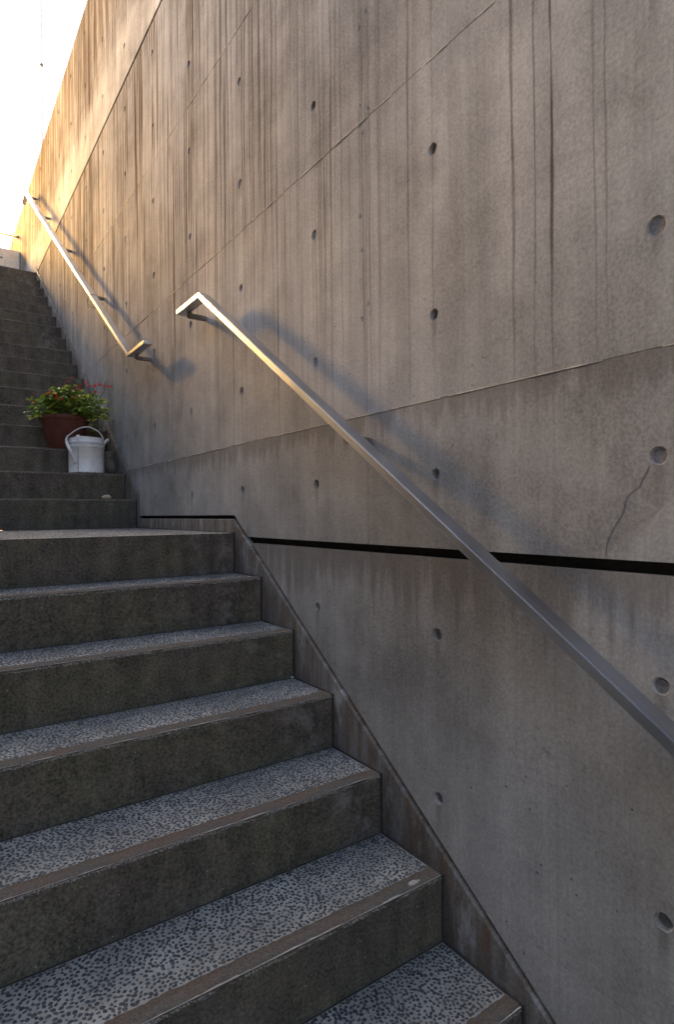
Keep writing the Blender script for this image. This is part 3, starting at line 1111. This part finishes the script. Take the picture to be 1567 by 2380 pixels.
Z0 = 0.212
spikes = [((.012, .490), [(.016, .496), (.007, .471)]), ((.072, .455), [(.073, .454), (.074, .43), (.05, .42), (.055, .435)]), ((-.105, .41), [(-.105, .403), (-.10, .39), (-.112, .385)]),
          ((-.141, .385), [(-.141, .375), (-.115, .38)]), ((-.082, .385), [(-.082, .371), (-.078, .36), (-.08, .352), (-.09, .378)]), ((.018, .385), [(.017, .368), (.025, .36)]),
          ((.105, .475), [(.102, .470), (.116, .462), (.125, .478)]), ((.165, .466), [(.17, .459), (.178, .455), (.155, .445), (.14, .44), (.148, .447)]), ((.205, .48), [(.203, .476)]),
          ((.26, .475), [(.26, .465), (.25, .458), (.236, .462), (.27, .462)]), ((.158, .415), [(.157, .405), (.175, .412)]), ((-.05, .345), [(-.052, .338)]), ((-.23, .33), [(-.215, .32)])]
for k, ((tx, tz), fl) in enumerate(spikes):
    ty = rng.uniform(-.20, -.04)
    m1, m2 = bmesh.new(), bmesh.new()
    root = Vector((tx * 0.72, ty * .7, max(0.05, tz - Z0 - 0.13)))
    tube(m1, [root, Vector((tx * .9, ty * .9, tz - Z0 - .05)), Vector((tx, ty, tz - Z0 + .015))], [0.0018, 0.0014, 0.0009], 5)
    o1 = obj('flower_spike', m1, M['stem'], plant)
    for fx, fz in fl:
        for q in range(2):
            b = rng.uniform(0, 2 * math.pi)
            floret(m2, Vector((fx + rng.uniform(-.005, .005), ty + rng.uniform(-.01, .004), fz - Z0 + rng.uniform(-.005, .005))), Vector((math.cos(b), math.sin(b) - 0.3, rng.uniform(-.3, .3))), rng.uniform(.013, .019))
    obj('red_floret', m2, M['red'], o1)
for k, (bx, bz, tx, tz) in enumerate(((.0, .45, .008, .525), (.25, .45, .272, .525), (.29, .34, .338, .425), (.02, .38, .02, .43), (-.20, .36, -.205, .40), (.26, .235, .25, .175), (-.02, .43, -.008, .47))):
    m1 = bmesh.new()
    ty = rng.uniform(-.06, .04)
    A, B = Vector((bx, ty, bz - Z0)), Vector((tx, ty, tz - Z0))
    tube(m1, [Vector((bx * .8, ty * .8, max(.05, bz - Z0 - .15))), A, B], [0.0016, 0.0012, 0.0007], 5)
    for q in range(9):
        p = A.lerp(B, 0.1 + q / 10)
        b = q * 2.4
        tube(m1, [p, p + Vector((math.cos(b), math.sin(b), .5)) * .006, p + Vector((math.cos(b), math.sin(b), .3)) * .011], [0.0012, 0.003, 0.0018], 5)
    obj('dry_spike', m1, M['dry'], plant)

# watering can: enamelled cylinder, strap handle, spout at the back right
CX, CY, CZ = -0.236, 3.738, UP_Z + URISE
can = empty('watering_can', 'white enamel watering can with strap handle, in front of the terracotta pot', 'watering can', (CX, CY, CZ))
CR, CH = 0.113, 0.248
bm = bmesh.new()
prof = [(0.0, 0.006), (CR - 0.004, 0.006), (CR - 0.001, 0.0), (CR + 0.002, 0.001), (CR + 0.002, 0.006), (CR, 0.009), (CR, 0.178), (CR + 0.0025, 0.180), (CR + 0.0025, 0.183), (CR, 0.185), (CR, 0.205), (CR + 0.0025, 0.207),
        (CR + 0.0025, 0.210), (CR - 0.0005, 0.212), (CR - 0.001, CH - 0.003), (CR + 0.0005, CH), (CR - 0.0035, CH), (CR - 0.004, 0.20), (CR - 0.004, 0.05), (0.0, 0.05)]
lathe(bm, prof, 56)
for v in bm.verts:
    if v.co.z > 0.215:
        a = math.atan2(v.co.y, v.co.x)
        v.co.z += 0.0028 * math.sin(3 * a + 0.6) + 0.002 * math.sin(5 * a)
        v.co.x *= 1 + 0.010 * math.sin(2 * a)
obj('can_body', bm, M['enamel'], can, True)
for z in (0.1775, 0.1862, 0.2042, 0.2128):
    bm = bmesh.new()
    lathe(bm, [(CR + 0.0004, z - 0.0008), (CR + 0.0013, z), (CR + 0.0004, z + 0.0008)], 56)
    obj('grimy_groove', bm, M['bracket'], can, True)
bm = bmesh.new()
for k in range(84):
    a = 2 * math.pi * k / 84
    bmesh.ops.create_cube(bm, size=1, matrix=Matrix.Rotation(a, 4, 'Z') @ Matrix.Translation((CR + 0.0006, 0, 0.195)) @ Matrix.Rotation(R(25), 4, 'X') @ Matrix.Diagonal((0.003, 0.0035, 0.009, 1)))
obj('bead_band', bm, M['enamel'], can)
VF = Vector((CX - CAM.x, CY - CAM.y, 0)).normalized()
VR = Vector((VF.y, -VF.x, 0))
Q = lambda r, f, z: VR * r + VF * f + Vector((0, 0, z))
# soldered side seam and its tab
bm = bmesh.new()
sa = math.atan2((-VF * 0.89 - VR * 0.46).y, (-VF * 0.89 - VR * 0.46).x)
sx, sy = math.cos(sa), math.sin(sa)
ribbon(bm, [(sx * (CR + .0006), sy * (CR + .0006), z) for z in (0.012, 0.06, 0.12, 0.176)], 0.0035, 0.0016, (-sy, sx, 0))
obj('side_seam', bm, M['bracket'], can)
bm = bmesh.new()
ribbon(bm, [(sx * (CR - .002), sy * (CR - .002), CH + .010), (sx * (CR + .001), sy * (CR + .001), CH + .004), (sx * (CR + .0028), sy * (CR + .0028), CH - .006), (sx * (CR + .0028), sy * (CR + .0028), CH - 0.022)], 0.022, 0.0025, (-sy, sx, 0))
obj('hinge_tab', bm, M['enamel'], can)
# strap handle: from the front-right rim, over the top, down the left side to the belly
bm = bmesh.new()
hp = [Q(0.110, 0.03, 0.232), Q(0.105, 0.03, 0.262), Q(0.088, 0.03, 0.292), Q(0.055, 0.03, 0.318), Q(0.010, 0.022, 0.331), Q(-0.035, 0.008, 0.320), Q(-0.072, -0.012, 0.296), Q(-0.096, -0.032, 0.272),
      Q(-0.113, -0.052, 0.255), Q(-0.121, -0.066, 0.236), Q(-0.121, -0.080, 0.212), Q(-0.113, -0.098, 0.185), Q(-0.100, -0.112, 0.155), Q(-0.085, -0.114, 0.120), Q(-0.074, -0.104, 0.092), Q(-0.071, -0.094, 0.078)]
fine = []
for i in range(len(hp) - 1):
    a, b, c, d = hp[max(i - 1, 0)], hp[i], hp[i + 1], hp[min(i + 2, len(hp) - 1)]
    for t in (0, .33, .66):
        fine.append(0.5 * ((2 * b) + (c - a) * t + (2 * a - 5 * b + 4 * c - d) * t * t + (3 * b - a - 3 * c + d) * t ** 3))
fine.append(hp[-1])
n = len(fine)
rings = []
for i, p in enumerate(fine):
    t = (fine[min(i + 1, n - 1)] - fine[max(i - 1, 0)]).normalized()
    s = VF.lerp(VR * 0.75 - VF * 0.65, min(1, max(0, (i / n - .45) * 2.2)))
    s = (s - t * s.dot(t)).normalized()
    nn = t.cross(s)
    w, h = 0.0105, 0.0042
    rings.append([bm.verts.new(p + s * (math.cos(q) * w) + nn * (math.sin(q) * h)) for q in [2 * math.pi * k / 10 for k in range(10)]])
for a, b in zip(rings, rings[1:]):
    for k in range(10):
        bm.faces.new((a[k], a[(k + 1) % 10], b[(k + 1) % 10], b[k]))
bm.faces.new(rings[0][::-1])
bm.faces.new(rings[-1])
obj('handle', bm, M['enamel'], can, True)
bm = bmesh.new()
bp = hp[-1]
o_ = Vector((bp.x, bp.y, 0)).normalized()
bmesh.ops.create_uvsphere(bm, u_segments=14, v_segments=8, radius=1, matrix=Matrix.Translation(Vector((o_.x * (CR + .001), o_.y * (CR + .001), 0.078))) @ Matrix.Diagonal((0.013, 0.013, 0.014, 1)))
obj('handle_foot', bm, M['enamel'], can, True)
bm = bmesh.new()
sp = [Q(0.075, 0.07, 0.05), Q(0.090, 0.085, 0.11), Q(0.101, 0.095, 0.18), Q(0.109, 0.095, 0.216), Q(0.121, 0.097, 0.240), Q(0.136, 0.10, 0.254), Q(0.146, 0.101, 0.257)]
tube(bm, sp, [0.022, 0.019, 0.015, 0.012, 0.010, 0.0095, 0.011], 14)
obj('spout', bm, M['enamel'], can, True)
bm = bmesh.new()
p0 = Q(0.055, 0.0, CH + 0.001)
lathe(bm, [(CR - 0.004, CH - 0.006), (CR * 0.6, CH - 0.010), (0.001, CH - 0.012)], 40)
for f in [f for f in bm.faces if f.calc_center_median().dot(-VF) > 0.0]:
    bm.faces.remove(f)
obj('half_lid', bm, M['enamel'], can)

# ------------------------------------------------------------------ small loose things
bm = bmesh.new()
bmesh.ops.create_icosphere(bm, subdivisions=3, radius=1, matrix=Matrix.Diagonal((0.030, 0.024, 0.017, 1)))
rs = random.Random(9)
for v in bm.verts:
    v.co *= 1 + 0.06 * math.sin(v.co.x * 90 + v.co.y * 60) + rs.uniform(-.006, .006)
o = tag(obj('small_stone', bm, M['stone'], None, True), 'small pale rounded stone lying on the first step of the upper flight', 'stone')
o.location = (-0.185, UP_Y + 0.06, UP_Z + 0.017)


def fluff(loc, r, label, seed):
    rs = random.Random(seed)
    bm = bmesh.new()
    for k in range(26):
        d = Vector((rs.gauss(0, 1), rs.gauss(0, 1), abs(rs.gauss(0, .6)))).normalized()
        m = d * r * .5 + Vector((rs.uniform(-1, 1), rs.uniform(-1, 1), 0)) * r * .3
        tube(bm, [(0, 0, r * .3), m, d * r], [r * .09, r * .06, r * .03], 4)
    bmesh.ops.create_icosphere(bm, subdivisions=1, radius=r * .45, matrix=Matrix.Translation((0, 0, r * .4)))
    o = tag(obj('white_fluff', bm, M['white']), label, 'fluff', 'bits of white fluff on the steps')
    o.location = loc


fluff((-0.135, 1.37, LAND_Z - 2 * RISE - 0.178 + 0.004), 0.010, 'tuft of white fluff at the back of the third tread below the landing', 1)
fluff((-0.021, 1.345, LAND_Z - 3 * RISE + 0.004), 0.007, 'speck of white fluff in the tread corner beside the skirting', 2)
bm = bmesh.new()
pts = [(-0.014, -0.006, .003), (-0.006, 0.003, .005), (0.004, 0.006, .005), (0.013, 0.003, .003)]
tube(bm, pts, [0.002, 0.005, 0.005, 0.002], 6)
o = tag(obj('dry_petal', bm, M['white'], None, True), 'small whitish curled petal among the pebbles of a near tread', 'petal')
o.location = (-0.453, 0.93 - 0.26 + 0.24, LAND_Z - 6 * RISE + 0.75 * 0 + 0.003) if False else (-0.453, 0.51, LAND_Z - 6 * RISE + 0.003)
